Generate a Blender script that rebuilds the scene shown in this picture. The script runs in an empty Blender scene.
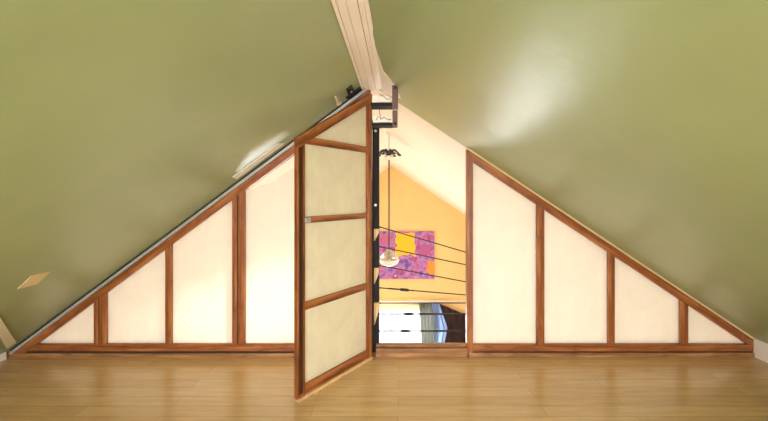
import bpy, bmesh, math, random
from mathutils import Vector, Matrix, noise

random.seed(4)
sc = bpy.context.scene
COL = sc.collection
U = 0.0072                 # metres per unit (a unit is a small length at the partition)
D = 361.0                  # distance of the partition from the camera, units
FL = -162.0                # loft floor, units below the eye
AX, AZ = -27.3, 112.0      # roof apex
SL, SR = 0.742, 0.665      # slopes of the two roof halves
CX, HY = 398.0, 195.0


def zl(x): return AZ + SL * (x - AX)
def zr(x): return AZ - SR * (x - AX)
def W(x, y, z): return Vector((x * U, y * U, (z - FL) * U))


# ------------------------------------------------------------------ materials
def lin(c):
    return tuple((v / 255 / 12.92) if v / 255 <= 0.04045 else ((v / 255 + 0.055) / 1.055) ** 2.4 for v in c) + (1.0,)


def new_mat(name):
    m = bpy.data.materials.new(name)
    m.use_nodes = True
    nt = m.node_tree
    b = nt.nodes['Principled BSDF']
    return m, nt, b


def add(nt, kind, **kw):
    n = nt.nodes.new(kind)
    for k, v in kw.items():
        setattr(n, k, v)
    return n


def ramp(nt, stops):
    r = add(nt, 'ShaderNodeValToRGB')
    e = r.color_ramp.elements
    while len(e) < len(stops):
        e.new(0.5)
    for i, (p, c) in enumerate(stops):
        e[i].position = p
        e[i].color = c
    return r


def coords(nt, scale=(1, 1, 1)):
    t = add(nt, 'ShaderNodeTexCoord')
    mp = add(nt, 'ShaderNodeMapping')
    mp.inputs['Scale'].default_value = scale
    nt.links.new(t.outputs['Object'], mp.inputs['Vector'])
    return mp.outputs['Vector']


def noise_node(nt, vec, scale, detail=4, rough=0.55):
    n = add(nt, 'ShaderNodeTexNoise')
    n.inputs['Scale'].default_value = scale
    n.inputs['Detail'].default_value = detail
    n.inputs['Roughness'].default_value = rough
    nt.links.new(vec, n.inputs['Vector'])
    return n.outputs['Fac']


def bump(nt, b, fac, strength, dist=0.01):
    bp = add(nt, 'ShaderNodeBump')
    bp.inputs['Strength'].default_value = strength
    bp.inputs['Distance'].default_value = dist
    nt.links.new(fac, bp.inputs['Height'])
    nt.links.new(bp.outputs['Normal'], b.inputs['Normal'])


def simple(name, c, rough=0.5, metal=0.0, vary=0.08, scale=8.0, bmp=0.1):
    m, nt, b = new_mat(name)
    v = coords(nt)
    f = noise_node(nt, v, scale)
    lo = tuple(x * (1 - vary) for x in lin(c)[:3]) + (1,)
    hi = tuple(min(1, x * (1 + vary)) for x in lin(c)[:3]) + (1,)
    r = ramp(nt, [(0.3, lo), (0.7, hi)])
    nt.links.new(f, r.inputs[0])
    nt.links.new(r.outputs[0], b.inputs['Base Color'])
    b.inputs['Roughness'].default_value = rough
    b.inputs['Metallic'].default_value = metal
    if bmp:
        bump(nt, b, f, bmp)
    return m


def wood(name, dark, mid, light, rough=0.4):
    m, nt, b = new_mat(name)
    v = coords(nt, (1.6, 26, 26))
    f = noise_node(nt, v, 1.6, 6, 0.6)
    r = ramp(nt, [(0.28, lin(dark)), (0.5, lin(mid)), (0.74, lin(light))])
    nt.links.new(f, r.inputs[0])
    v2 = coords(nt, (3, 9, 9))
    f2 = noise_node(nt, v2, 2.0, 3)
    r2 = ramp(nt, [(0.33, (0.35, 0.3, 0.28, 1)), (0.5, (1, 1, 1, 1))])
    nt.links.new(f2, r2.inputs[0])
    mx = add(nt, 'ShaderNodeMix', data_type='RGBA', blend_type='MULTIPLY')
    mx.inputs[0].default_value = 0.65
    nt.links.new(r.outputs[0], mx.inputs[6])
    nt.links.new(r2.outputs[0], mx.inputs[7])
    nt.links.new(mx.outputs[2], b.inputs['Base Color'])
    b.inputs['Roughness'].default_value = rough
    bump(nt, b, f, 0.15, 0.003)
    return m


def paint(name, c, rough, vary=0.05, bmp=0.25):
    m, nt, b = new_mat(name)
    v = coords(nt)
    f = noise_node(nt, v, 1.3, 3)
    lo = tuple(x * (1 - vary) for x in lin(c)[:3]) + (1,)
    hi = tuple(min(1, x * (1 + vary)) for x in lin(c)[:3]) + (1,)
    r = ramp(nt, [(0.35, lo), (0.65, hi)])
    nt.links.new(f, r.inputs[0])
    nt.links.new(r.outputs[0], b.inputs['Base Color'])
    b.inputs['Roughness'].default_value = rough
    f2 = noise_node(nt, v, 2.2, 5, 0.5)
    bump(nt, b, f2, bmp, 0.02)
    return m


def sheet(name, c, amount, vary=0.06):
    """thin fibrous translucent sheet: part of the light passes, part is scattered back"""
    m, nt, b = new_mat(name)
    v = coords(nt, (1, 1, 0.6))
    f = noise_node(nt, v, 9.0, 8, 0.75)
    lo = tuple(x * (1 - vary) for x in lin(c)[:3]) + (1,)
    hi = tuple(min(1, x * (1 + vary)) for x in lin(c)[:3]) + (1,)
    r = ramp(nt, [(0.35, lo), (0.65, hi)])
    nt.links.new(f, r.inputs[0])
    nt.links.new(r.outputs[0], b.inputs['Base Color'])
    b.inputs['Roughness'].default_value = 0.6
    t = add(nt, 'ShaderNodeBsdfTranslucent')
    nt.links.new(r.outputs[0], t.inputs['Color'])
    ms = add(nt, 'ShaderNodeMixShader')
    ms.inputs[0].default_value = amount
    nt.links.new(b.outputs[0], ms.inputs[1])
    nt.links.new(t.outputs[0], ms.inputs[2])
    nt.links.new(ms.outputs[0], nt.nodes['Material Output'].inputs['Surface'])
    return m


def clear_glass(name, mixf=0.12, tint=(1, 1, 1, 1)):
    m, nt, b = new_mat(name)
    t = add(nt, 'ShaderNodeBsdfTransparent')
    t.inputs[0].default_value = tint
    g = add(nt, 'ShaderNodeBsdfGlossy')
    g.inputs['Roughness'].default_value = 0.05
    ms = add(nt, 'ShaderNodeMixShader')
    ms.inputs[0].default_value = mixf
    nt.links.new(t.outputs[0], ms.inputs[1])
    nt.links.new(g.outputs[0], ms.inputs[2])
    nt.links.new(ms.outputs[0], nt.nodes['Material Output'].inputs['Surface'])
    return m


def floor_mat():
    m, nt, b = new_mat('laminate_floor')
    v = coords(nt)
    br = add(nt, 'ShaderNodeTexBrick')
    br.offset = 0.37
    br.inputs['Scale'].default_value = 1.0
    br.inputs['Brick Width'].default_value = 1.25
    br.inputs['Row Height'].default_value = 0.095
    br.inputs['Mortar Size'].default_value = 0.0011
    br.inputs['Color1'].default_value = lin((225, 189, 138))
    br.inputs['Color2'].default_value = lin((213, 175, 122))
    br.inputs['Mortar'].default_value = lin((168, 130, 88))
    nt.links.new(v, br.inputs['Vector'])
    v2 = coords(nt, (1.4, 16, 1))
    f = noise_node(nt, v2, 2.4, 6, 0.6)
    r = ramp(nt, [(0.3, (0.82, 0.8, 0.76, 1)), (0.7, (1.06, 1.05, 1.02, 1))])
    nt.links.new(f, r.inputs[0])
    mx = add(nt, 'ShaderNodeMix', data_type='RGBA', blend_type='MULTIPLY')
    mx.inputs[0].default_value = 1.0
    nt.links.new(br.outputs['Color'], mx.inputs[6])
    nt.links.new(r.outputs[0], mx.inputs[7])
    nt.links.new(mx.outputs[2], b.inputs['Base Color'])
    b.inputs['Roughness'].default_value = 0.24
    bump(nt, b, f, 0.03, 0.003)
    return m


def painting_mat(w, h):
    """loose abstract canvas; local x runs across, local z up, origin at the lower left corner"""
    m, nt, b = new_mat('abstract_canvas')
    v = coords(nt)
    f1 = noise_node(nt, v, 3.2, 5, 0.6)
    r1 = ramp(nt, [(0.30, lin((84, 50, 126))), (0.42, lin((122, 82, 170))), (0.5, lin((186, 136, 198))),
                   (0.57, lin((190, 92, 142))), (0.64, lin((122, 70, 142))), (0.74, lin((226, 198, 224)))])
    r1.color_ramp.interpolation = 'LINEAR'
    nt.links.new(f1, r1.inputs[0])
    f2 = noise_node(nt, v, 8.0, 4, 0.6)
    r2 = ramp(nt, [(0.4, (0.75, 0.7, 0.8, 1)), (0.62, (1.15, 1.1, 1.15, 1))])
    nt.links.new(f2, r2.inputs[0])
    mx = add(nt, 'ShaderNodeMix', data_type='RGBA', blend_type='MULTIPLY')
    mx.inputs[0].default_value = 0.8
    nt.links.new(r1.outputs[0], mx.inputs[6])
    nt.links.new(r2.outputs[0], mx.inputs[7])
    last = mx.outputs[2]
    sep = add(nt, 'ShaderNodeSeparateXYZ')
    # wobble the coordinates so that the colour patches get a brushed outline
    nz = add(nt, 'ShaderNodeTexNoise')
    nz.inputs['Scale'].default_value = 5.0
    nt.links.new(v, nz.inputs['Vector'])
    va = add(nt, 'ShaderNodeVectorMath', operation='SCALE')
    va.inputs['Scale'].default_value = 0.28
    nt.links.new(nz.outputs['Color'], va.inputs[0])
    vb = add(nt, 'ShaderNodeVectorMath', operation='ADD')
    nt.links.new(v, vb.inputs[0])
    nt.links.new(va.outputs[0], vb.inputs[1])
    nt.links.new(vb.outputs[0], sep.inputs[0])

    def patch(cx, cz, rx, rz, col, last):
        outs = []
        for o, c, rr in ((sep.outputs[0], cx, rx), (sep.outputs[2], cz, rz)):
            a = add(nt, 'ShaderNodeMath', operation='SUBTRACT')
            a.inputs[1].default_value = c + 0.14
            nt.links.new(o, a.inputs[0])
            d = add(nt, 'ShaderNodeMath', operation='DIVIDE')
            d.inputs[1].default_value = rr
            nt.links.new(a.outputs[0], d.inputs[0])
            e = add(nt, 'ShaderNodeMath', operation='ABSOLUTE')
            nt.links.new(d.outputs[0], e.inputs[0])
            outs.append(e.outputs[0])
        mxm = add(nt, 'ShaderNodeMath', operation='MAXIMUM')
        nt.links.new(outs[0], mxm.inputs[0])
        nt.links.new(outs[1], mxm.inputs[1])
        lt = add(nt, 'ShaderNodeMath', operation='LESS_THAN')
        lt.inputs[1].default_value = 1.0
        nt.links.new(mxm.outputs[0], lt.inputs[0])
        k = add(nt, 'ShaderNodeMix', data_type='RGBA')
        nt.links.new(lt.outputs[0], k.inputs[0])
        nt.links.new(last, k.inputs[6])
        k.inputs[7].default_value = lin(col)
        return k.outputs[2]

    last = patch(w * 0.50, h * 0.73, w * 0.17, h * 0.24, (244, 190, 30), last)
    last = patch(w * 0.94, h * 0.22, w * 0.06, h * 0.15, (236, 150, 40), last)
    last = patch(w * 0.83, h * 0.62, w * 0.09, h * 0.12, (176, 88, 150), last)
    last = patch(w * 0.16, h * 0.84, w * 0.09, h * 0.09, (196, 100, 140), last)
    nt.links.new(last, b.inputs['Base Color'])
    b.inputs['Roughness'].default_value = 0.6
    return m


M = dict(
    green=paint('sage_green_paint', (156, 170, 123), 0.34, 0.05, 0.5),
    white=paint('white_ceiling_paint', (244, 234, 218), 0.6, 0.02, 0.1),
    cream=paint('cream_wall_paint', (236, 226, 204), 0.6, 0.03, 0.1),
    yellow=paint('yellow_wall_paint', (242, 204, 138), 0.6, 0.03, 0.08),
    trim=paint('white_gloss_trim', (238, 232, 220), 0.35, 0.04, 0.1),
    beam=paint('aged_white_wood_paint', (246, 236, 224), 0.5, 0.06, 0.25),
    plaster=paint('bare_plaster', (232, 222, 190), 0.8, 0.06, 0.4),
    wood=wood('stained_red_brown_wood', (80, 40, 16), (154, 86, 40), (192, 126, 68)),
    darkwood=wood('dark_brown_wood', (34, 18, 10), (58, 32, 18), (84, 46, 24)),
    sillwood=wood('worn_brown_wood', (104, 64, 36), (160, 108, 64), (200, 150, 102), 0.45),
    pale=wood('pale_bare_wood', (206, 162, 106), (226, 186, 130), (238, 204, 152), 0.6),
    black=simple('black_steel', (17, 14, 12), 0.75, 0.0, 0.15),
    brownsteel=simple('brown_painted_steel', (106, 80, 72), 0.5, 0.1, 0.15),
    alu=simple('dull_aluminium', (184, 184, 178), 0.4, 0.25, 0.1),
    darkgap=simple('dark_gap_shade', (42, 38, 34), 0.8, 0.0, 0.1),  # near-black fill that paints the shade of open gaps
    steel=simple('steel_cable', (44, 40, 38), 0.5, 0.1, 0.1, bmp=0),
    bronze=simple('dark_bronze', (50, 46, 42), 0.45, 0.1, 0.15),
    brass=simple('antique_brass', (150, 130, 70), 0.35, 0.8, 0.1),
    sheet=sheet('translucent_cream_sheet', (248, 244, 236), 0.65, 0.03),
    doorsheet=sheet('fibrous_cream_sheet', (252, 244, 222), 0.5, 0.06),
    floor=floor_mat(),
    glass=clear_glass('window_glass', 0.06),
    lampglass=clear_glass('lamp_glass', 0.3, (0.97, 0.97, 0.93, 1)),
    opal=simple('opal_glass', (240, 236, 226), 0.25, 0, 0.02, bmp=0),
    greycurtain=sheet('grey_green_cloth', (122, 124, 118), 0.08),
    bluecurtain=sheet('pale_blue_sheer', (176, 200, 236), 0.6),
    browncurtain=sheet('dark_brown_cloth', (72, 50, 46), 0.1),
    shade=sheet('cream_blind_cloth', (246, 226, 190), 0.35),
    carpet=simple('lower_floor_boards', (188, 176, 158), 0.5, 0, 0.1, 5),
    patch=simple('beige_filler', (222, 200, 150), 0.8, 0, 0.06),
)


# ------------------------------------------------------------------ mesh helpers
def finish(name, bm, mat, parent=None, mw=Matrix.Identity(4), smooth=False):
    bmesh.ops.recalc_face_normals(bm, faces=bm.faces)
    me = bpy.data.meshes.new(name)
    bm.to_mesh(me)
    bm.free()
    if smooth:
        for p in me.polygons:
            p.use_smooth = True
    me.materials.append(mat)
    o = bpy.data.objects.new(name, me)
    COL.objects.link(o)
    if parent is not None:
        o.parent = parent
        pm = ROOT_M[parent.name]
        o.matrix_basis = pm.inverted() @ mw
    else:
        o.matrix_basis = mw
    ROOT_M[o.name] = mw
    return o


ROOT_M = {}


def thing(name, label, cat, mw=Matrix.Identity(4), group=None):
    o = bpy.data.objects.new(name, None)
    COL.objects.link(o)
    o.empty_display_size = 0.1
    o.matrix_basis = mw
    ROOT_M[o.name] = mw
    tag(o, label, cat, group)
    return o


def tag(o, label, cat, group=None, kind='thing'):
    o['label'] = label
    o['category'] = cat
    o['kind'] = kind
    if group:
        o['group'] = group
    return o


def struct(o, label=None, cat=None):
    o['kind'] = 'structure'
    if label:
        o['label'] = label
        o['category'] = cat
    return o


def prism_bm(bm, pts, ext, bevel=0.0):
    """polygon pts (Vectors) extruded by the vector ext"""
    a = [bm.verts.new(p) for p in pts]
    b = [bm.verts.new(p + ext) for p in pts]
    n = len(pts)
    fs = [bm.faces.new(a), bm.faces.new(b[::-1])]
    for i in range(n):
        fs.append(bm.faces.new((a[i], b[i], b[(i + 1) % n], a[(i + 1) % n])))
    if bevel:
        es = list({e for f in fs for e in f.edges})
        bmesh.ops.bevel(bm, geom=es, offset=bevel, segments=2, affect='EDGES', profile=0.5, clamp_overlap=True)


def board(name, pts_xz, y0, y1, mat, parent=None, frame=None, bevel=0.28, grain=None):
    """a flat board: outline in (x, z) units, from depth y0 to y1 (units). frame maps units->world.
    The object's own x axis follows the longest edge so the grain runs along it."""
    f = frame or (lambda x, y, z: W(x, y, z))
    P0 = [f(x, y0, z) for x, z in pts_xz]
    ext = f(pts_xz[0][0], y1, pts_xz[0][1]) - P0[0]
    n = len(P0)
    if grain is None:
        i = max(range(n), key=lambda i: (P0[(i + 1) % n] - P0[i]).length)
        gx = (P0[(i + 1) % n] - P0[i]).normalized()
    else:
        gx = (f(grain[0], y0, grain[1]) - f(0, y0, 0)).normalized()
    gy = ext.normalized()
    gz = gx.cross(gy).normalized()
    c = sum(P0, Vector()) / n
    mw = Matrix.Translation(c) @ Matrix((gx, gy, gz)).transposed().to_4x4()
    inv = mw.inverted()
    bm = bmesh.new()
    prism_bm(bm, [inv @ p for p in P0], inv.to_3x3() @ ext, bevel * U)
    return finish(name, bm, mat, parent, mw)


def tube_bm(bm, pts, r, n=8, closed=False):
    rings = []
    m = len(pts)
    prev = None
    for i, p in enumerate(pts):
        if closed:
            t = pts[(i + 1) % m] - pts[i - 1]
        else:
            t = pts[min(i + 1, m - 1)] - pts[max(i - 1, 0)]
        t.normalize()
        if prev is None:
            up = Vector((0, 0, 1)) if abs(t.z) < 0.9 else Vector((1, 0, 0))
            u = t.cross(up).normalized()
        else:
            u = (prev - t * prev.dot(t)).normalized()
        prev = u
        v = t.cross(u)
        rr = r[i] if isinstance(r, (list, tuple)) else r
        rings.append([bm.verts.new(p + (u * math.cos(2 * math.pi * k / n) + v * math.sin(2 * math.pi * k / n)) * rr) for k in range(n)])
    for i in range(m if closed else m - 1):
        A, B = rings[i], rings[(i + 1) % m]
        for k in range(n):
            bm.faces.new((A[k], A[(k + 1) % n], B[(k + 1) % n], B[k]))
    if not closed:
        bm.faces.new(rings[0][::-1])
        bm.faces.new(rings[-1])


def tube(name, pts, r, mat, parent=None, n=8, closed=False):
    bm = bmesh.new()
    tube_bm(bm, pts, r, n, closed)
    return finish(name, bm, mat, parent, smooth=True)


def lathe(name, c, prof, mat, parent=None, n=28):
    """profile of (radius, z) in units around the vertical axis through c (world)"""
    bm = bmesh.new()
    rings = []
    for r, z in prof:
        rings.append([bm.verts.new((r * U * math.cos(2 * math.pi * k / n), r * U * math.sin(2 * math.pi * k / n), z * U)) for k in range(n)])
    for A, B in zip(rings, rings[1:]):
        for k in range(n):
            bm.faces.new((A[k], A[(k + 1) % n], B[(k + 1) % n], B[k]))
    if prof[0][0] > 0.01: bm.faces.new(rings[0][::-1])
    if prof[-1][0] > 0.01: bm.faces.new(rings[-1])
    bmesh.ops.remove_doubles(bm, verts=bm.verts, dist=1e-5)
    return finish(name, bm, mat, parent, Matrix.Translation(c), smooth=True)


def clip(poly, a, b, c):
    """keep the part of a convex polygon where a*x + b*y <= c"""
    out = []
    for i in range(len(poly)):
        p, q = poly[i], poly[(i + 1) % len(poly)]
        dp, dq = a * p[0] + b * p[1] - c, a * q[0] + b * q[1] - c
        if dp <= 0: out.append(p)
        if dp * dq < 0:
            t = dp / (dp - dq)
            out.append((p[0] + (q[0] - p[0]) * t, p[1] + (q[1] - p[1]) * t))
    return out


def slab(name, f, poly, ext, mat, hole=None, parent=None):
    """plane slab: poly in plane coordinates mapped to the world by f, thickness vector ext (world), one rectangular hole"""
    pieces = [poly]
    if hole:
        x0, x1, y0, y1 = hole
        mid = clip(clip(poly, 1, 0, x1), -1, 0, -x0)
        pieces = [clip(poly, 1, 0, x0), clip(poly, -1, 0, -x1), clip(mid, 0, 1, y0), clip(mid, 0, -1, -y1)]
    bm = bmesh.new()
    for p in pieces:
        if len(p) >= 3:
            prism_bm(bm, [f(*q) for q in p], ext)
    return finish(name, bm, mat, parent)


# ------------------------------------------------------------------ the setting
YB, YF = -300.0, 1383.0          # back gable behind the camera, far gable
LOW = -650.0                     # floor of the room below
XL, XR = -386.0, 356.0           # knee walls

struct(slab('floor', lambda x, y: W(x, y, FL), [(-410, YB), (400, YB), (400, 374), (-410, 374)], Vector((0, 0, -22 * U)), M['floor']),
       'honey coloured laminate plank floor of the loft', 'floor')

nl = Vector((-SL, 0, 1)).normalized()
nr = Vector((SR, 0, 1)).normalized()


def on_left(x, y): return W(x, y, zl(x))
def on_right(x, y): return W(x, y, zr(x))


struct(slab('ceiling_left', on_left, [(-420, YB), (AX, YB), (AX, 366), (-420, 366)], nl * 0.09, M['green']),
       'sage green sloping ceiling left of the ridge', 'ceiling')
struct(slab('ceiling_right', on_right, [(AX, YB), (420, YB), (420, 366), (AX, 366)], nr * 0.09, M['green']),
       'sage green sloping ceiling right of the ridge', 'ceiling')
struct(slab('ceiling_far_left', on_left, [(-420, 366), (AX, 366), (AX, YF + 10), (-420, YF + 10)], nl * 0.09, M['white'], hole=(-250, -150, 560, 760)),  # hole is an unseen skylight added to light the panels from behind
       'white sloping ceiling beyond the screens on the left', 'ceiling')
struct(slab('ceiling_far_right', on_right, [(AX, 366), (420, 366), (420, YF + 10), (AX, YF + 10)], nr * 0.09, M['white'], hole=(112, 195, 465, 545)),  # hole is an added skylight, kept out of view, for the sun streak
       'white sloping ceiling seen through the door opening', 'ceiling')

gable = [(-400, FL - 5), (390, FL - 5), (390, zr(390)), (AX, AZ), (-400, zl(-400))]
struct(slab('wall_back', lambda x, z: W(x, YB, z), [(-393, FL), (381, FL), (AX, AZ)], Vector((0, -0.12, 0)), M['cream'], hole=(-150, 100, -130, 10)),
       'cream gable wall behind the viewer', 'wall')
far = [(-394, LOW), (382, LOW), (382, -160), (AX, AZ), (-394, -160)]
WIN = (-235.0, 150.0, -600.0, -420.0)
struct(slab('wall_far', lambda x, z: W(x, YF, z), far, Vector((0, 0.12, 0)), M['yellow'], hole=WIN),
       'yellow ochre gable wall at the far end of the room below', 'wall')
struct(slab('wall_left', lambda y, z: W(-394, y, z), [(366, LOW), (YF, LOW), (YF, -160), (366, -160)], Vector((-0.1, 0, 0)), M['cream'], hole=(750, 1050, -560, -360)),
       'cream side wall of the room below on the left', 'wall')
struct(slab('wall_right', lambda y, z: W(382, y, z), [(366, LOW), (YF, LOW), (YF, -160), (366, -160)], Vector((0.1, 0, 0)), M['cream'], hole=(750, 1050, -560, -360)),
       'cream side wall of the room below on the right', 'wall')
struct(slab('wall_under_loft', lambda x, z: W(x, 366, z), [(-394, LOW), (382, LOW), (382, -182), (-394, -182)], Vector((0, -0.1, 0)), M['cream']),
       'cream wall of the room below, under the loft edge', 'wall')
struct(slab('floor_lower', lambda x, y: W(x, y, LOW), [(-410, 350), (400, 350), (400, YF + 20), (-410, YF + 20)], Vector((0, 0, -0.1)), M['carpet']),
       'pale floor of the room below', 'floor')

# knee boards along the eaves
struct(board('baseboard_left', [(XL - 4, FL), (XL, FL), (XL, zl(XL) - 0.3), (XL - 4, zl(XL - 4) - 0.3)], YB, 356, M['trim'], bevel=0.2),
       'narrow white baseboard along the left eave', 'baseboard')
struct(board('baseboard_right', [(XR, FL), (XR + 5, FL), (XR + 5, zr(XR + 5) - 0.3), (XR, zr(XR) - 0.3)], YB, D + 9, M['trim'], bevel=0.2),
       'white baseboard along the right eave', 'baseboard')

# back window
BW = (-150, 100, -130, 10)
bw = board('window_1', [(BW[0], BW[3] - 8), (BW[1], BW[3] - 8), (BW[1], BW[3]), (BW[0], BW[3])], YB - 12, YB - 2, M['trim'])
struct(bw, 'white framed window behind the viewer', 'window')
for pts in ([(BW[0], BW[2]), (BW[1], BW[2]), (BW[1], BW[2] + 8), (BW[0], BW[2] + 8)],
            [(BW[0], BW[2] + 8), (BW[0] + 8, BW[2] + 8), (BW[0] + 8, BW[3] - 8), (BW[0], BW[3] - 8)],
            [(BW[1] - 8, BW[2] + 8), (BW[1], BW[2] + 8), (BW[1], BW[3] - 8), (BW[1] - 8, BW[3] - 8)]):
    board('frame_bar', pts, YB - 12, YB - 2, M['trim'], bw)
board('pane', [(BW[0] + 8, BW[2] + 8), (BW[1] - 8, BW[2] + 8), (BW[1] - 8, BW[3] - 8), (BW[0] + 8, BW[3] - 8)], YB - 8, YB - 7, M['glass'], bw, bevel=0)

# far window
fw = board('window_2', [(WIN[0], WIN[3] - 9), (WIN[1], WIN[3] - 9), (WIN[1], WIN[3]), (WIN[0], WIN[3])], YF + 2, YF + 14, M['trim'])
struct(fw, 'bright window in the yellow far wall below the painting', 'window')
for pts in ([(WIN[0], WIN[2]), (WIN[1], WIN[2]), (WIN[1], WIN[2] + 9), (WIN[0], WIN[2] + 9)],
            [(WIN[0], WIN[2] + 9), (WIN[0] + 9, WIN[2] + 9), (WIN[0] + 9, WIN[3] - 9), (WIN[0], WIN[3] - 9)],
            [(WIN[1] - 9, WIN[2] + 9), (WIN[1], WIN[2] + 9), (WIN[1], WIN[3] - 9), (WIN[1] - 9, WIN[3] - 9)]):
    board('frame_bar', pts, YF + 2, YF + 14, M['trim'], fw)
board('pane', [(WIN[0] + 9, WIN[2] + 9), (WIN[1] - 9, WIN[2] + 9), (WIN[1] - 9, WIN[3] - 9), (WIN[0] + 9, WIN[3] - 9)], YF + 7, YF + 8, M['glass'], fw, bevel=0)

# threshold in the door opening
th = board('trim_1', [(-22, FL), (69, FL), (69, -153.4), (-22, -153.4)], D - 1, D + 9, M['sillwood'])
struct(th, 'worn wooden threshold across the door opening', 'threshold')
board('stop_strip', [(-22, -153.4), (69, -153.4), (69, -151.2), (-22, -151.2)], D + 4, D + 9, M['sillwood'], th).__setitem__('label', 'raised wooden stop strip')

# ------------------------------------------------------------------ ridge beam (white boards along the ridge)
BY0, BY1 = YB + 1, 354.0


def beam_board(name, x0, x1, z, mat, parent, wavy=0.0, top=None, seed=0):
    bm = bmesh.new()
    n = 60
    secs = []
    for i in range(n + 1):
        y = BY0 + (BY1 - BY0) * i / n
        dx = 0.0
        if wavy:
            dx = wavy * (noise.noise(Vector((seed, y * 0.022, 0))) + 0.5 * noise.noise(Vector((seed, y * 0.08, 3)))) * 2
        xr = x1 + dx
        zt = top if top is not None else min(zl(x0), zr(xr)) - 0.2
        pts = [(x0, z), (xr, z), (xr, max(z + 0.3, min(zr(xr), zl(xr)) - 0.15)), (x0, max(z + 0.3, min(zl(x0), zr(x0)) - 0.15))]
        secs.append([bm.verts.new(W(a, y, b)) for a, b in pts])
    for A, B in zip(secs, secs[1:]):
        for k in range(4):
            bm.faces.new((A[k], A[(k + 1) % 4], B[(k + 1) % 4], B[k]))
    bm.faces.new(secs[0]); bm.faces.new(secs[-1][::-1])
    return finish(name, bm, mat, parent)


rb = thing('ridge_beam', 'long white painted board beam along the ridge between the green slopes', 'beam', Matrix.Translation(W(-25, BY1, 103)))
beam_board('main_board', -27.6, -21.8, 102.6, M['beam'], rb)
beam_board('main_board', -31.4, -27.9, 103.0, M['beam'], rb)
beam_board('side_strip', -33.2, -31.7, 104.4, M['beam'], rb)
beam_board('side_strip', -35.6, -33.4, 103.4, M['beam'], rb)
beam_board('side_strip', -21.5, -20.2, 103.9, M['beam'], rb)
beam_board('side_strip', -20.0, -18.4, 103.2, M['beam'], rb)
beam_board('ragged_plaster_edge', -18.3, -15.7, 103.7, M['beam'], rb, wavy=0.9, seed=5)

# ------------------------------------------------------------------ framed screens
SH = M['sheet']


def bar(root, name, x0, x1, z0, z1, mat=M['wood'], y0=D, y1=D + 8, **k):
    return board(name, [(x0, z0), (x1, z0), (x1, z1), (x0, z1)], y0, y1, mat, root, **k)


def X(px): return px - CX
def Zp(py): return HY - py


# left screen
ls = thing('framed_screen', 'triangular wood framed screen of cream panels left of the open door', 'partition', Matrix.Translation(W(-200, D + 4, FL)))
OFF0, OFF1, OFF2 = 1.0, 5.2, 13.5       # below the ceiling: track, wood


def zleft(x, o): return zl(x) - o


xa, xb = -386.0, -27.5
board('metal_track', [(xa, zleft(xa, 1.5)), (xb, zleft(xb, 1.5)), (xb, zleft(xb, 5.0)), (xa, zleft(xa, 5.0))], D - 1.4, D + 6, M['alu'], ls, bevel=0.5)['label'] = 'grey metal track along the sloping edge'
board('gap_shade_strip', [(xa, zleft(xa, 0.2)), (xb, zleft(xb, 0.2)), (xb, zleft(xb, 1.4)), (xa, zleft(xa, 1.4))], D - 2, D + 6, M['darkgap'], ls, bevel=0.1)['label'] = 'black strip standing for the shaded gap under the ceiling'  # dark strip in place of the shade in the gap
xw = -385.5
board('top_rail', [(xw, zleft(xw, OFF1)), (xb, zleft(xb, OFF1)), (xb, zleft(xb, OFF2)), (xw + 6, zleft(xw + 6, OFF2)), (xw, zleft(xw, OFF1 + 2.5))], D, D + 8, M['wood'], ls)
board('bottom_rail', [(-380, Zp(351.5)), (-26, Zp(351.5)), (-26, Zp(344.5)), (-371, Zp(344.5)), (-380, Zp(350.9))], D + 0.35, D + 7.7, M['wood'], ls)
bar(ls, 'sill', -385.5, -26, FL, Zp(353.4), M['sillwood'], D - 0.4, D + 8)
bar(ls, 'gap_shade_strip', -385, -26, Zp(353.4), Zp(351.5), M['darkgap'], D + 0.6, D + 8, bevel=0)
posts = [(93.5, 98), (99.2, 105.5), (165, 171), (232, 236.8), (238.0, 244.5), (300, 307), (365.5, 371.5)]
for a, b in posts:
    x0, x1 = X(a), X(b)
    zb = Zp(344.5)
    board('post', [(x0, zb), (x1, zb), (x1, zleft(x1, OFF2)), (x0, zleft(x0, OFF2))], D, D + 8, M['wood'], ls)
for a, b in ((97.5, 99.7), (236.3, 238.5)):
    board('gap_shade_strip', [(X(a), Zp(344.5)), (X(b), Zp(344.5)), (X(b), zleft(X(b), OFF2)), (X(a), zleft(X(a), OFF2))], D + 1.2, D + 7, M['darkgap'], ls, bevel=0)['label'] = 'dark strip standing for the shaded gap between doubled posts'
spans = [(52, 93.5), (105.5, 165), (171, 232), (244.5, 300), (307, 365.5)]
for i, (a, b) in enumerate(spans):
    x0, x1 = X(a), X(b)
    zb = Zp(344.5)
    z0, z1 = zleft(x0, OFF2), zleft(x1, OFF2)
    if i == 0:
        x0 = AX + (zb + OFF2 - AZ) / SL
        pts = [(x0, zb), (x1, zb), (x1, z1)]
    elif i == 3:      # the corner of this sheet is cut short, so daylight shows above it
        xm = x0 + 3
        pts = [(x0, zb), (x1, zb), (x1, z1 - 13.5), (x0 + 24, zleft(x0 + 24, OFF2) - 12), (x0 + 2, zleft(x0 + 2, OFF2) - 1), (x0, z0)]
    else:
        pts = [(x0, zb), (x1, zb), (x1, z1), (x0, z0)]
    board('panel', pts, D + 3.2, D + 4.0, SH, ls, bevel=0, grain=(1, 0))

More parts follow.
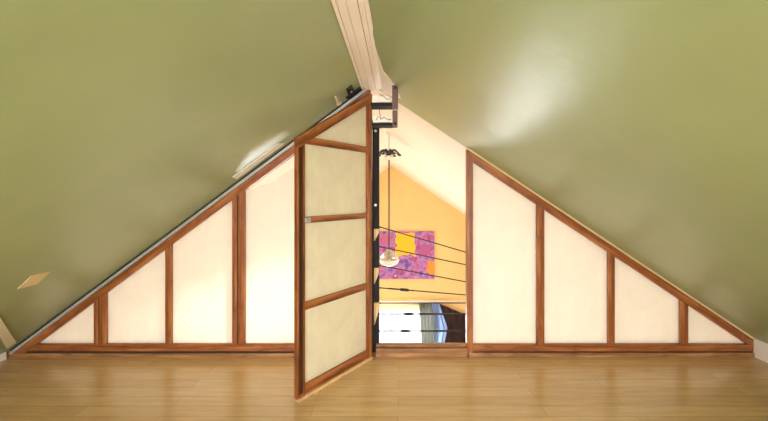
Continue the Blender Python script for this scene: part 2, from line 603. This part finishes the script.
# right screen
rs = thing('framed_screen', 'triangular wood framed screen of cream panels right of the door opening', 'partition', Matrix.Translation(W(200, D + 4, FL)))
R0, R1, R2 = 0.4, 2.2, 11.0
x0, x1 = 69.0, 355.8
def zrt(x, o): return zr(x) - o
board('edge_trim', [(x0, zrt(x0, R0)), (x1, zrt(x1, R0)), (x1, zrt(x1, R1)), (x0, zrt(x0, R1))], D - 2, D + 6, M['patch'], rs, bevel=0.1)['label'] = 'thin pale edge strip against the ceiling'
xc = AX + (AZ - R2 - Zp(344.5)) / SR
board('top_rail', [(x0 + 6, zrt(x0 + 6, R1)), (x1, zrt(x1, R1)), (x1, zrt(x1, R2) + 0.5), (x0 + 6, zrt(x0 + 6, R2))], D, D + 8, M['wood'], rs)
bar(rs, 'bottom_rail', 75, 355.8, Zp(351.5), Zp(344.5))
bar(rs, 'sill', 71, 355.8, FL, Zp(352.6), M['sillwood'], D - 1, D + 8)
bar(rs, 'gap_shade_strip', 71, 355.8, Zp(352.6), Zp(351.5), M['darkgap'], D + 0.6, D + 8, bevel=0)
xA, xB = 69.0, 75.0
board('post', [(xA, Zp(354.5)), (xB, Zp(354.5)), (xB, zrt(xB, R1)), (xA, zrt(xA, R1))], D, D + 8, M['wood'], rs)
rp = [(537, 544.5), (608.5, 615), (681, 688.5)]
for a, b in rp:
    p0, p1 = X(a), X(b)
    board('post', [(p0, Zp(344.5)), (p1, Zp(344.5)), (p1, zrt(p1, R2)), (p0, zrt(p0, R2))], D, D + 8, M['wood'], rs)
rsp = [(473, 537), (544.5, 608.5), (615, 681), (688.5, None)]
for a, b in rsp:
    p0 = X(a)
    if b is None:
        pts = [(p0, Zp(344.5)), (xc, Zp(344.5)), (p0, zrt(p0, R2))]
    else:
        p1 = X(b)
        pts = [(p0, Zp(344.5)), (p1, Zp(344.5)), (p1, zrt(p1, R2)), (p0, zrt(p0, R2))]
    board('panel', pts, D + 3.2, D + 4.0, SH, rs, bevel=0, grain=(1, 0))

# ------------------------------------------------------------------ the open door
H = Vector((-25.5, D - 4.0))
F = Vector((-78.0, 281.6))
d2 = (F - H)
DW = d2.length
d2.normalize()
n2 = Vector((-d2.y, d2.x))
DM = Matrix.Translation(W(H.x, H.y, FL)) @ Matrix(((d2.x, n2.x, 0, 0), (d2.y, n2.y, 0, 0), (0, 0, 1, 0), (0, 0, 0, 1)))
dr = thing('hinged_screen_door', 'tall slant topped wooden door with three cream panels, standing open', 'door', DM)


def df(x, y, z):
    q = H + d2 * x + n2 * y
    return W(q.x, q.y, z)


ZT0, ZT1, ZB = 100.5, 45.0, -160.6
def ztop(x, o=0): return ZT0 + (ZT1 - ZT0) * x / DW - o
T = -4.6
SW = 7.2      # stile width
def db(name, pts, y0=T, y1=0.0, mat=M['wood'], **k): return board(name, pts, y0, y1, mat, dr, frame=df, **k)
db('stile', [(0, ZB + 0), (SW, ZB), (SW, ztop(SW, 0.2)), (0, ztop(0, 0.2))])
db('stile', [(DW - SW, ZB), (DW, ZB), (DW, ztop(DW, 0.2)), (DW - SW, ztop(DW - SW, 0.2))])
db('top_rail', [(0.3, ztop(0.3, -0.1)), (DW, ztop(DW, -0.1)), (DW, ztop(DW, 8.2)), (0.3, ztop(0.3, 8.2))], T - 0.3, 0.3)
xi0, xi1 = SW, DW - SW
rails = [(41.0, 47.0), (-22.6, -17.6), (-92.0, -85.6), (ZB + 1.5, ZB + 9.5)]
for a, b in rails:
    xe = xi1
    db('rail', [(xi0, a), (xe, a), ((xe, b) if b < 40 else ((ZT0 - 8.2 - b) / (ZT0 - ZT1) * DW, b)), (xi0, b)], T + 0.4, -0.4)
db('bottom_strip', [(0.5, ZB - 1.2), (DW - 0.2, ZB - 1.2), (DW - 0.2, ZB + 1.3), (0.5, ZB + 1.3)], T + 0.9, 1.2, M['pale'], bevel=0.2)['label'] = 'pale unstained wooden strip'
xt = (ZT0 - 8.2 - 47.0) / (ZT0 - ZT1) * DW
for pts in ([(xi0, 47.0), (min(xt, xi1), 47.0), (xi0, ztop(xi0, 8.2))],
            [(xi0, -17.6), (xi1, -17.6), (xi1, 41), (xi0, 41)],
            [(xi0, -85.6), (xi1, -85.6), (xi1, -22.6), (xi0, -22.6)],
            [(xi0, ZB + 9.5), (xi1, ZB + 9.5), (xi1, -92), (xi0, -92)]):
    db('panel', pts, -3.0, -2.2, M['doorsheet'], bevel=0, grain=(1, 0))
db('edge_strip', [(DW - 4.6, ZB + 4), (DW - 1.0, ZB + 4), (DW - 1.0, ztop(DW - 1, 9)), (DW - 4.6, ztop(DW - 4.6, 9))], -0.5, 0.35, M['darkwood'], bevel=0.1)['label'] = 'dark brown strip near the free edge'  # darker brown strip laid on the stile face
lt = db('latch', [(DW - SW - 5.5, -22.2), (DW - SW + 0.5, -22.2), (DW - SW + 0.5, -18.0), (DW - SW - 5.5, -18.0)], -0.4, 0.6, M['alu'], bevel=0.15)
lt['label'] = 'small metal latch plate'
bm = bmesh.new()
tube_bm(bm, [df(DW - SW - 2, 0.6, -20), df(DW - SW - 2, 1.6, -20)], 1.0 * U, 10)
finish('latch_knob', bm, M['alu'], lt)
for z in (70, -20, -130):
    bm = bmesh.new()
    tube_bm(bm, [df(-0.9, -0.4, z - 5), df(-0.9, -0.4, z + 5)], 0.9 * U, 10)
    finish('hinge', bm, M['black'], dr)['label'] = 'black metal hinge knuckle'

# ------------------------------------------------------------------ black steel post behind the hinge
PY = 371.0
pk = PY / D
def px_at(px, py, Y):
    return W((px - CX) * Y / D, Y, (HY - py) * Y / D)
def PX(px, Y): return (px - CX) * Y / D
def PZ(py, Y): return (HY - py) * Y / D
sp = thing('steel_post', 'black steel flat post behind the door hinge carrying the railing cables', 'post', Matrix.Translation(W(PX(375, PY), PY + 2, FL)))
board('bar', [(PX(371.2, PY), FL), (PX(379.2, PY), FL), (PX(379.2, PY), PZ(126, PY)), (PX(372.4, PY), PZ(126, PY))], PY, PY + 5, M['black'], sp)
for py in (131, 205):
    bm = bmesh.new()
    tube_bm(bm, [px_at(375.6, py, PY) + Vector((0, -0.006, 0)), px_at(375.6, py, PY)], 1.3 * U, 10)
    finish('bolt', bm, M['alu'], sp)
for a, b in ((229, 241), (268, 284), (303, 325)):  # pale wedges put in for light reflected on the post
    Y0 = PY - 3
    board('reflection_wedge', [(PX(374.0, Y0), PZ(a, Y0)), (PX(378.8, Y0), PZ(a, Y0)), (PX(378.8, Y0), PZ(a + (b - a) * 0.35, Y0)), (PX(374.6, Y0), PZ(b, Y0)), (PX(374.0, Y0), PZ(b, Y0))],
          Y0, PY, M['pale'], sp, bevel=0.2)['label'] = 'pale wedge standing for light reflected on the post'

# ------------------------------------------------------------------ beam seat bracket at the end of the ridge beam
BK = 0.865
BYY = D * BK
def BX(px): return (px - CX) * BK
def BZ(py): return (HY - py) * BK
br_ = thing('beam_bracket', 'dark steel bracket with two shelves under the end of the ridge beam', 'bracket', Matrix.Translation(W(BX(384), BYY + 10, BZ(105))))
def box_units(name, x0, x1, y0, y1, z0, z1, mat, parent, bevel=0.25):
    return board(name, [(x0, z0), (x1, z0), (x1, z1), (x0, z1)], y0, y1, mat, parent, bevel=bevel)
box_units('shelf', BX(370.5), BX(392.6), BYY + 1, BYY + 15, BZ(105.6), BZ(102.2), M['black'], br_)
box_units('shelf', BX(371.5), BX(392.6), BYY + 1, BYY + 14, BZ(125.2), BZ(122.6), M['black'], br_)
board('side_plate', [(BX(392.2), BZ(109.5)), (BX(398), BZ(109.5)), (BX(398.2), BZ(88)), (BX(396.5), BZ(85.4)), (BX(392), BZ(85.4))], BYY - 1, BYY + 1.2, M['brownsteel'], br_)
board('side_plate', [(BX(392.4), BZ(128)), (BX(397.6), BZ(127.4)), (BX(397.6), BZ(110.2)), (BX(392.4), BZ(110.2))], BYY - 0.4, BYY + 1.2, M['brownsteel'], br_)
for px, py in ((395.2, 88.4), (395.2, 124)):
    bm = bmesh.new()
    tube_bm(bm, [W(BX(px), BYY - 2.0, BZ(py)), W(BX(px), BYY - 0.9, BZ(py))], 1.1 * U, 10)
    finish('bolt', bm, M['black'], br_)


def chunk(name, outline, y0, y1, mat, parent):
    """torn board end: outline with a splintered edge"""
    pts = []
    n = len(outline)
    for i in range(n):
        a, b = Vector(outline[i]), Vector(outline[(i + 1) % n])
        for k in range(5):
            q = a.lerp(b, k / 5)
            j = 0.3 if k else 0.0
            pts.append((q.x + random.uniform(-j, j), q.y + random.uniform(-j, j)))
    return board(name, pts, y0, y1, mat, parent, bevel=0.0, grain=(1, 0))


chunk('splintered_wood', [(BX(372), BZ(101.6)), (BX(391), BZ(101.6)), (BX(391), BZ(98)), (BX(387), BZ(95.5)), (BX(381), BZ(97)), (BX(376), BZ(94.5)), (BX(372), BZ(96))], BYY + 2, BYY + 11, M['beam'], br_)['label'] = 'white splintered wood'
chunk('splintered_wood', [(BX(372.5), BZ(122)), (BX(391), BZ(122)), (BX(391), BZ(117.5)), (BX(386), BZ(115)), (BX(381), BZ(117)), (BX(376), BZ(114.5)), (BX(372.5), BZ(117))], BYY + 2, BYY + 11, M['beam'], br_)['label'] = 'white splintered wood'
tube('loose_wire', [W(BX(a), BYY + 1, BZ(b)) for a, b in ((376, 120), (378, 116), (380.5, 119), (379.5, 111), (380, 107))], 0.3 * U, M['bronze'], br_, 6)
tube('loose_wire', [W(BX(a), BYY + 1, BZ(b)) for a, b in ((381, 119), (384, 117), (388, 119.5), (391, 119))], 0.3 * U, M['bronze'], br_, 6)
tube('loose_wire', [W(BX(a), BYY + 1, BZ(b)) for a, b in ((379, 94), (383, 95.5), (387, 99), (390, 98.5))], 0.3 * U, M['bronze'], br_, 6)

# ------------------------------------------------------------------ railing cables
RY = 378.0
cab = [((379, 226), (468, 254), 'topmost steel railing cable, falling across the yellow wall', None),
       ((379, 246), (468, 266), 'second railing cable from the top, crossing the middle of the painting', None),
       ((379, 265), (468, 283), 'third railing cable from the top, crossing the foot of the painting', None),
       ((379, 287.5), (468, 295.5), 'railing cable with a dark turnbuckle just below the painting', 405),
       ((379, 303), (468, 303), 'level railing cable in front of the top of the far window', None),
       ((379, 314), (468, 314), 'level railing cable with a turnbuckle across the bright window', 409),
       ((379, 331), (468, 331), 'lowest railing cable, level, with a turnbuckle, above the threshold', 406)]
for (a, b, lab, tb) in cab:
    A, B = px_at(a[0] - 2.5, a[1], RY), px_at(b[0] + 4, b[1], RY)
    c = thing('railing_cable', lab, 'cable', Matrix.Translation(A), 'steel railing cables')
    tube('wire', [A, B], (0.98 if a[1] > 310 else 0.6) * U, M['steel'], c, 8)
    dv = (B - A).normalized()
    E = A + dv * 5.5 * U
    tube('end_fitting', [A, A + dv * 1 * U, E], [0.95 * U, 0.95 * U, 0.6 * U], M['black'], c, 8)
    if tb:
        t = (tb - a[0]) / (b[0] - a[0])
        m0 = A.lerp(B, t)
        s = Vector((0, 0, 1))
        hw, hh = 5.0 * U, 1.15 * U
        loop = []
        for k in range(24):
            th = 2 * math.pi * k / 24
            loop.append(m0 + dv * hw * (abs(math.cos(th)) ** 0.6 * (1 if math.cos(th) > 0 else -1)) + s * hh * math.sin(th))
        tbo = tube('turnbuckle', loop, 0.5 * U, M['steel'], c, 6, closed=True)
        tube('threaded_rod', [m0 - dv * 17 * U, m0 - dv * 5 * U], 0.85 * U, M['bronze'], tbo, 8)
        tube('fork_end', [m0 + dv * 5 * U, m0 + dv * 8 * U, m0 + dv * 13 * U], [0.55 * U, 0.8 * U, 0.5 * U], M['bronze'], tbo, 8)

# ------------------------------------------------------------------ pendant lamp
LY = D / 0.6
LX = (389 - CX) / 0.6
def LZ(py): return (HY - py) / 0.6
pl = thing('pendant_lamp', 'pendant lamp with dark scrolled crown, long rod and glass bowl over the room below', 'lamp', Matrix.Translation(W(LX, LY, LZ(266))))
tube('cord', [W(LX, LY, zr(LX) - 0.5), W(LX, LY, LZ(151))], 0.45 * U, M['steel'], pl, 8)
lathe('ceiling_cup', W(LX, LY, zr(LX)), [(0, -6), (2, -6), (4.5, -3), (5, 1.5), (0, 1.5)], M['white'], pl)
tube('rod', [W(LX, LY, LZ(157)), W(LX, LY, LZ(252))], 1.15 * U, M['bronze'], pl, 10)
lathe('hub', W(LX, LY, LZ(155)), [(0, 7), (1.5, 7), (2.2, 5), (1.4, 3), (3.6, 0), (3, -3), (1.4, -6), (0, -6)], M['bronze'], pl)
for k in range(8):
    th = 2 * math.pi * (k + 0.35) / 8
    e = Vector((math.cos(th), math.sin(th), 0))
    pts = []
    for s in range(9):
        q = s / 8
        r = 2 + 16.5 * q
        z = 3.0 + 6.0 * math.sin(math.pi * min(1, q)) ** 0.9 - 3.0 * q * q
        pts.append(W(LX, LY, LZ(155)) + e * r * U + Vector((0, 0, z * U)))
    arm = tube('scroll_arm', pts, [1.2 * U] * 5 + [1.2 * U, 1.1 * U, 1.0 * U, 1.0 * U], M['bronze'], pl, 8)
    tip = pts[-1]
    lathe('arm_leaf', tip, [(0, 1.6), (2.4, 1.2), (3.2, 0), (2.2, -1.2), (0, -1.6)], M['bronze'], arm, 12)
ringpts = [W(LX, LY, LZ(155)) + Vector((math.cos(t) * 11 * U, math.sin(t) * 11 * U, 2.5 * U)) for t in [2 * math.pi * i / 32 for i in range(32)]]
ring2 = [W(LX, LY, LZ(155)) + Vector((math.cos(t) * 16.5 * U, math.sin(t) * 16.5 * U, 3.4 * U)) for t in [2 * math.pi * i / 32 for i in range(32)]]
tube('crown_ring', ring2, 0.7 * U, M['bronze'], pl, 6, closed=True)
tube('crown_ring', ringpts, 0.8 * U, M['bronze'], pl, 6, closed=True)
lathe('crown_cup', W(LX, LY, LZ(160)), [(0, 0), (2, 0), (5.5, 3.5), (7.5, 7), (6.9, 7), (4.8, 4), (1.6, 1.2), (0, 1.2)], M['opal'], pl)
zb_ = LZ(266)
lathe('bowl', W(LX, LY, zb_), [(0, 0), (7, 0.4), (13, 2.8), (16.8, 8), (17.4, 11), (16.6, 11), (15.8, 8.2), (12.4, 3.8), (6.5, 1.5), (0, 1.2)], M['opal'], pl, 36)
lathe('glass_dome', W(LX, LY, zb_), [(17.2, 11.2), (15.5, 16), (12, 20.5), (8, 24), (4, 27), (2.2, 29), (1.9, 29), (3.7, 26.6), (7.6, 23.6), (11.6, 20.1), (15.0, 15.8), (16.7, 11.2)], M['lampglass'], pl, 36)
lathe('socket', W(LX, LY, zb_), [(0, 28), (2.5, 28), (4.6, 24), (4.8, 15), (3.6, 11), (0, 11)], M['brass'], pl, 20)

# ------------------------------------------------------------------ painting on the far wall
GY = YF - 7.5
pa = thing('painting', 'purple and pink abstract canvas with yellow patches on the yellow far wall', 'painting', Matrix.Translation(W(PX(404, GY), GY + 5, PZ(255, GY))))
gx0, gx1, gz0, gz1 = PX(377, GY), PX(434.3, GY), PZ(279, GY), PZ(231.5, GY)
bm = bmesh.new()
w_, h_ = (gx1 - gx0) * U, (gz1 - gz0) * U
prism_bm(bm, [Vector(p) for p in ((0, 0, 0), (w_, 0, 0), (w_, 0, h_), (0, 0, h_))], Vector((0, 4.5 * U, 0)), 0.4 * U)
finish('canvas', bm, painting_mat(w_, h_), pa, Matrix.Translation(W(gx0, GY, gz0)))
board('stretcher', [(gx0 + 6, gz0 + 6), (gx1 - 6, gz0 + 6), (gx1 - 6, gz1 - 6), (gx0 + 6, gz1 - 6)], GY + 4.5, GY + 6, M['pale'], pa)


# ------------------------------------------------------------------ curtains and blind at the far window
def curtain(name, edges, Y, mat, folds, amp, label, cat='curtain', thick=0.006):
    """edges: list of (py, px_left, px_right); pleated sheet hanging at depth Y"""
    rows, cols = 36, 64
    def E(t):
        f = t * (len(edges) - 1)
        i = min(int(f), len(edges) - 2)
        q = f - i
        a, b = edges[i], edges[i + 1]
        return [a[j] + (b[j] - a[j]) * q for j in range(len(a))]
    bm = bmesh.new()
    grid = []
    for r in range(rows + 1):
        row = []
        e = E(r / rows)
        for c in range(cols + 1):
            s = c / cols
            px = e[1] + (e[2] - e[1]) * s
            py = e[0] + (e[3] * s if len(e) > 3 else 0)
            dy = amp * (math.sin(s * folds * 2 * math.pi) + 0.35 * math.sin(s * folds * 4.6 * math.pi + r * 0.05))
            row.append(bm.verts.new(W(PX(px, Y), Y + dy, PZ(py, Y))))
        grid.append(row)
    for r in range(rows):
        for c in range(cols):
            bm.faces.new((grid[r][c], grid[r][c + 1], grid[r + 1][c + 1], grid[r + 1][c]))
    bmesh.ops.solidify(bm, geom=bm.faces[:], thickness=thick)
    o = finish(name, bm, mat, None, smooth=True)
    return tag(o, label, cat)


curtain('curtain', [(302.5, 419, 437), (320, 420, 437), (345, 421.5, 436), (363, 421, 437)], YF - 22, M['greycurtain'], 5, 2.6,
        'grey green pleated curtain at the right edge of the bright window')
curtain('curtain', [(302.5, 431.5, 439), (312, 433, 442), (328, 435.5, 447.5), (345, 434.5, 444), (363, 433.5, 444)], YF - 34, M['bluecurtain'], 2, 1.8,
        'pale blue sheer curtain gathered between the grey and the brown one')
curtain('curtain', [(302.5, 437, 470, 14), (320, 440, 470, 6), (345, 442, 470, 0), (363, 443, 470, 0)], YF - 20, M['browncurtain'], 4, 2.5,
        'dark brown curtain with a slanting top at the right of the window')
cr = thing('curtain_rod', 'pale curtain rod above the far window', 'curtain rod', Matrix.Translation(px_at(420, 301.5, YF - 22)))
A, B = px_at(350, 301.3, YF - 22), px_at(461, 301.3, YF - 22)
tube('rod', [A, B], 3.2 * U, M['trim'], cr, 10)
for e, s in ((A, -1), (B, 1)):
    lathe('finial', e + Vector((s * 2 * U, 0, -4 * U)), [(0, 8.5), (3, 8), (5, 4.5), (3.5, 1), (0, 0)], M['trim'], cr, 14)
for px in (352, 457):
    q = px_at(px, 301.3, YF - 22)
    bm = bmesh.new()
    tube_bm(bm, [q + Vector((0, 2 * U, 0)), Vector((q.x, YF * U, q.z))], 1.6 * U, 8)
    finish('bracket', bm, M['trim'], cr)
bl = thing('roller_blind', 'cream roller blind rolled up at the top of the bright window', 'blind', Matrix.Translation(px_at(400, 304, YF - 8)))
Yb = YF - 8
board('cloth', [(PX(345, Yb), PZ(309.5, Yb)), (PX(425, Yb), PZ(309.5, Yb)), (PX(425, Yb), PZ(304, Yb)), (PX(345, Yb), PZ(304, Yb))], Yb, Yb + 0.8, M['shade'], bl, bevel=0)
tube('roller', [px_at(345, 304, Yb), px_at(425, 304, Yb)], 3.4 * U, M['trim'], bl, 12)
board('bottom_bar', [(PX(345, Yb), PZ(310.2, Yb)), (PX(425, Yb), PZ(310.2, Yb)), (PX(425, Yb), PZ(309.3, Yb)), (PX(345, Yb), PZ(309.3, Yb))], Yb - 1, Yb + 2, M['trim'], bl)


# ------------------------------------------------------------------ bits fixed to the ceiling
def lk(px, py):
    a, b = px - CX, HY - py
    k = (AZ - SL * AX) / (b - SL * a)
    return W(a * k, D * k, b * k)


def plate(name, pxs, thick, mat, parent=None, lift=0.0, bevel=0.15):
    P = [lk(*p) - nl * lift * U for p in pxs]
    c = sum(P, Vector()) / len(P)
    gx = (P[1] - P[0]).normalized()
    gz = nl
    gy = gz.cross(gx).normalized()
    gx = gy.cross(gz)
    mw = Matrix.Translation(c) @ Matrix((gx, gy, gz)).transposed().to_4x4()
    inv = mw.inverted()
    bm = bmesh.new()
    prism_bm(bm, [inv @ p for p in P], inv.to_3x3() @ (-nl * thick * U), bevel * U)
    return finish(name, bm, mat, parent, mw)


tag(plate('ceiling_patch', [(17, 289), (31, 275.5), (50.5, 271), (37.5, 283.5)], 0.5, M['patch']), 'beige diamond shaped plate on the left green slope near the eave', 'patch')
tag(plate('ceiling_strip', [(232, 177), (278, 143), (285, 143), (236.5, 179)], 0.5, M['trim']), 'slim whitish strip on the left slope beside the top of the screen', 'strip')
tag(plate('ceiling_batten', [(-16, 312), (-1, 316), (15.5, 341.5), (6.5, 347.5)], 1.6, M['plaster']), 'cream batten lying against the left slope at the eave corner', 'batten')

def rk(px, py):
    a, b = px - CX, HY - py
    k = (AZ + SR * AX) / (b + SR * a)
    return W(a * k, D * k, b * k)


P = [rk(*p) for p in ((373.5, 40), (378, 55), (383.5, 71), (390.5, 79.5), (396, 87), (401, 98.5), (392, 96), (384, 93), (376.5, 80), (374, 62))]
cc = sum(P, Vector()) / len(P)
bm = bmesh.new()
prism_bm(bm, [p - cc for p in P], -nr * 0.5 * U)
finish('plaster_lip', bm, M['beam'], rb, Matrix.Translation(cc))['label'] = 'ragged white plaster beside the beam end'

hk = thing('ceiling_bracket', 'black metal latch bracket on the left slope next to the top of the door', 'bracket', Matrix.Translation(lk(352, 95)))
bp_ = plate('base_plate', [(345, 97), (360, 86.5), (360.5, 88), (347, 97.4)], 2.0, M['black'], hk)
plate('tab', [(346, 89), (351.5, 84.5), (355, 94), (349.5, 98)], 1.2, M['black'], hk)
q = lk(350.5, 90.5)
bm = bmesh.new()
tube_bm(bm, [q - nl * 1.2 * U, q - nl * 1.9 * U], 1.0 * U, 10)
finish('screw', bm, M['alu'], hk)
cl = thing('ceiling_clip', 'small pale clip on the left slope above the slanting door edge', 'clip', Matrix.Translation(lk(339, 105)))
plate('strap', [(334, 96.5), (336, 95.5), (339.5, 102.5), (337.5, 104)], 0.9, M['plaster'], cl)
plate('foot', [(336, 104), (341, 101.5), (341.5, 102.8), (337.5, 105.6)], 1.2, M['plaster'], cl)

# ------------------------------------------------------------------ light
w = bpy.data.worlds.new('sky')
sc.world = w
w.use_nodes = True
bg = w.node_tree.nodes['Background']
bg.inputs[0].default_value = (0.94, 0.97, 1.0, 1)
bg.inputs[1].default_value = 4.5


def area(name, loc, rot, sx, sy, power, color=(1, 1, 1), portal=False):
    L = bpy.data.lights.new(name, 'AREA')
    L.shape = 'RECTANGLE'
    L.size, L.size_y = sx, sy
    L.energy = power
    L.color = color
    o = bpy.data.objects.new(name, L)
    COL.objects.link(o)
    o.location = loc
    o.rotation_euler = rot
    if portal:
        L.cycles.is_portal = True
    return o


hp = math.pi / 2
# portals only steer the sampling of the sky through the openings; both skylights are added, unseen
area('portal_far_window', W((WIN[0] + WIN[1]) / 2, YF + 16, (WIN[2] + WIN[3]) / 2), (-hp, 0, 0), (WIN[1] - WIN[0]) * U, (WIN[3] - WIN[2]) * U, 1, portal=True)
area('fill_back_window', W(-25, YB - 17, -60), (hp - math.radians(28), 0, 0), 250 * U, 140 * U, 90, (0.95, 0.97, 1.0)).data.spread = math.radians(140)  # fill lamp added outside the unseen back window to brighten the loft
area('daylight_far_window', W((WIN[0] + WIN[1]) / 2, YF + 30, (WIN[2] + WIN[3]) / 2), (-hp - math.radians(12), 0, 0), (WIN[1] - WIN[0]) * U, (WIN[3] - WIN[2]) * U, 110, (0.95, 0.98, 1.0))
area('portal_left_window', W(-407, 900, -460), (0, -hp, 0), 200 * U, 300 * U, 1, portal=True)
area('portal_right_window', W(395, 900, -460), (0, hp, 0), 200 * U, 300 * U, 1, portal=True)
xm = -200
c = W(xm, 660, zl(xm)) + nl * 0.1
o = area('portal_added_skylight_left', c, (0, 0, 0), 100 * math.sqrt(1 + SL * SL) * U, 200 * U, 1, portal=True)
o.rotation_euler = (0, -math.atan(SL), 0)
xm = 153.5
c = W(xm, 505, zr(xm)) + nr * 0.1
o = area('portal_added_skylight_right', c, (0, 0, 0), 83 * math.sqrt(1 + SR * SR) * U, 80 * U, 1, portal=True)
o.rotation_euler = (0, math.atan(SR), 0)
# low sun from the far right, through the added skylight onto the backs of the left panels
S = bpy.data.lights.new('sun', 'SUN')
S.energy = 5.0
S.angle = math.radians(6)
S.color = (1.0, 0.95, 0.86)
so = bpy.data.objects.new('sun', S)
COL.objects.link(so)
so.rotation_euler = Vector((0.80, 0.38, 0.30)).to_track_quat('Z', 'Y').to_euler()

# ------------------------------------------------------------------ camera
cam = bpy.data.cameras.new('camera')
cam.sensor_width = 36
cam.lens = D / 768 * 36
cam.shift_x = -(CX - 384) / 768
cam.shift_y = -(210.5 - HY) / 768
cam.clip_start = 0.02
co = bpy.data.objects.new('camera', cam)
COL.objects.link(co)
co.location = W(0, 0, 0)
co.rotation_euler = (hp, 0, 0)
sc.camera = co

sc.view_settings.view_transform = 'Standard'
sc.view_settings.look = 'None'
sc.view_settings.gamma = 1
sc.view_settings.use_curve_mapping = False
sc.view_settings.exposure = 0.55
sc.cycles.use_denoising = True
sc.cycles.max_bounces = 12
sc.cycles.diffuse_bounces = 8
sc.cycles.glossy_bounces = 4
sc.cycles.transmission_bounces = 8
sc.cycles.transparent_max_bounces = 12
sc.cycles.sample_clamp_indirect = 10
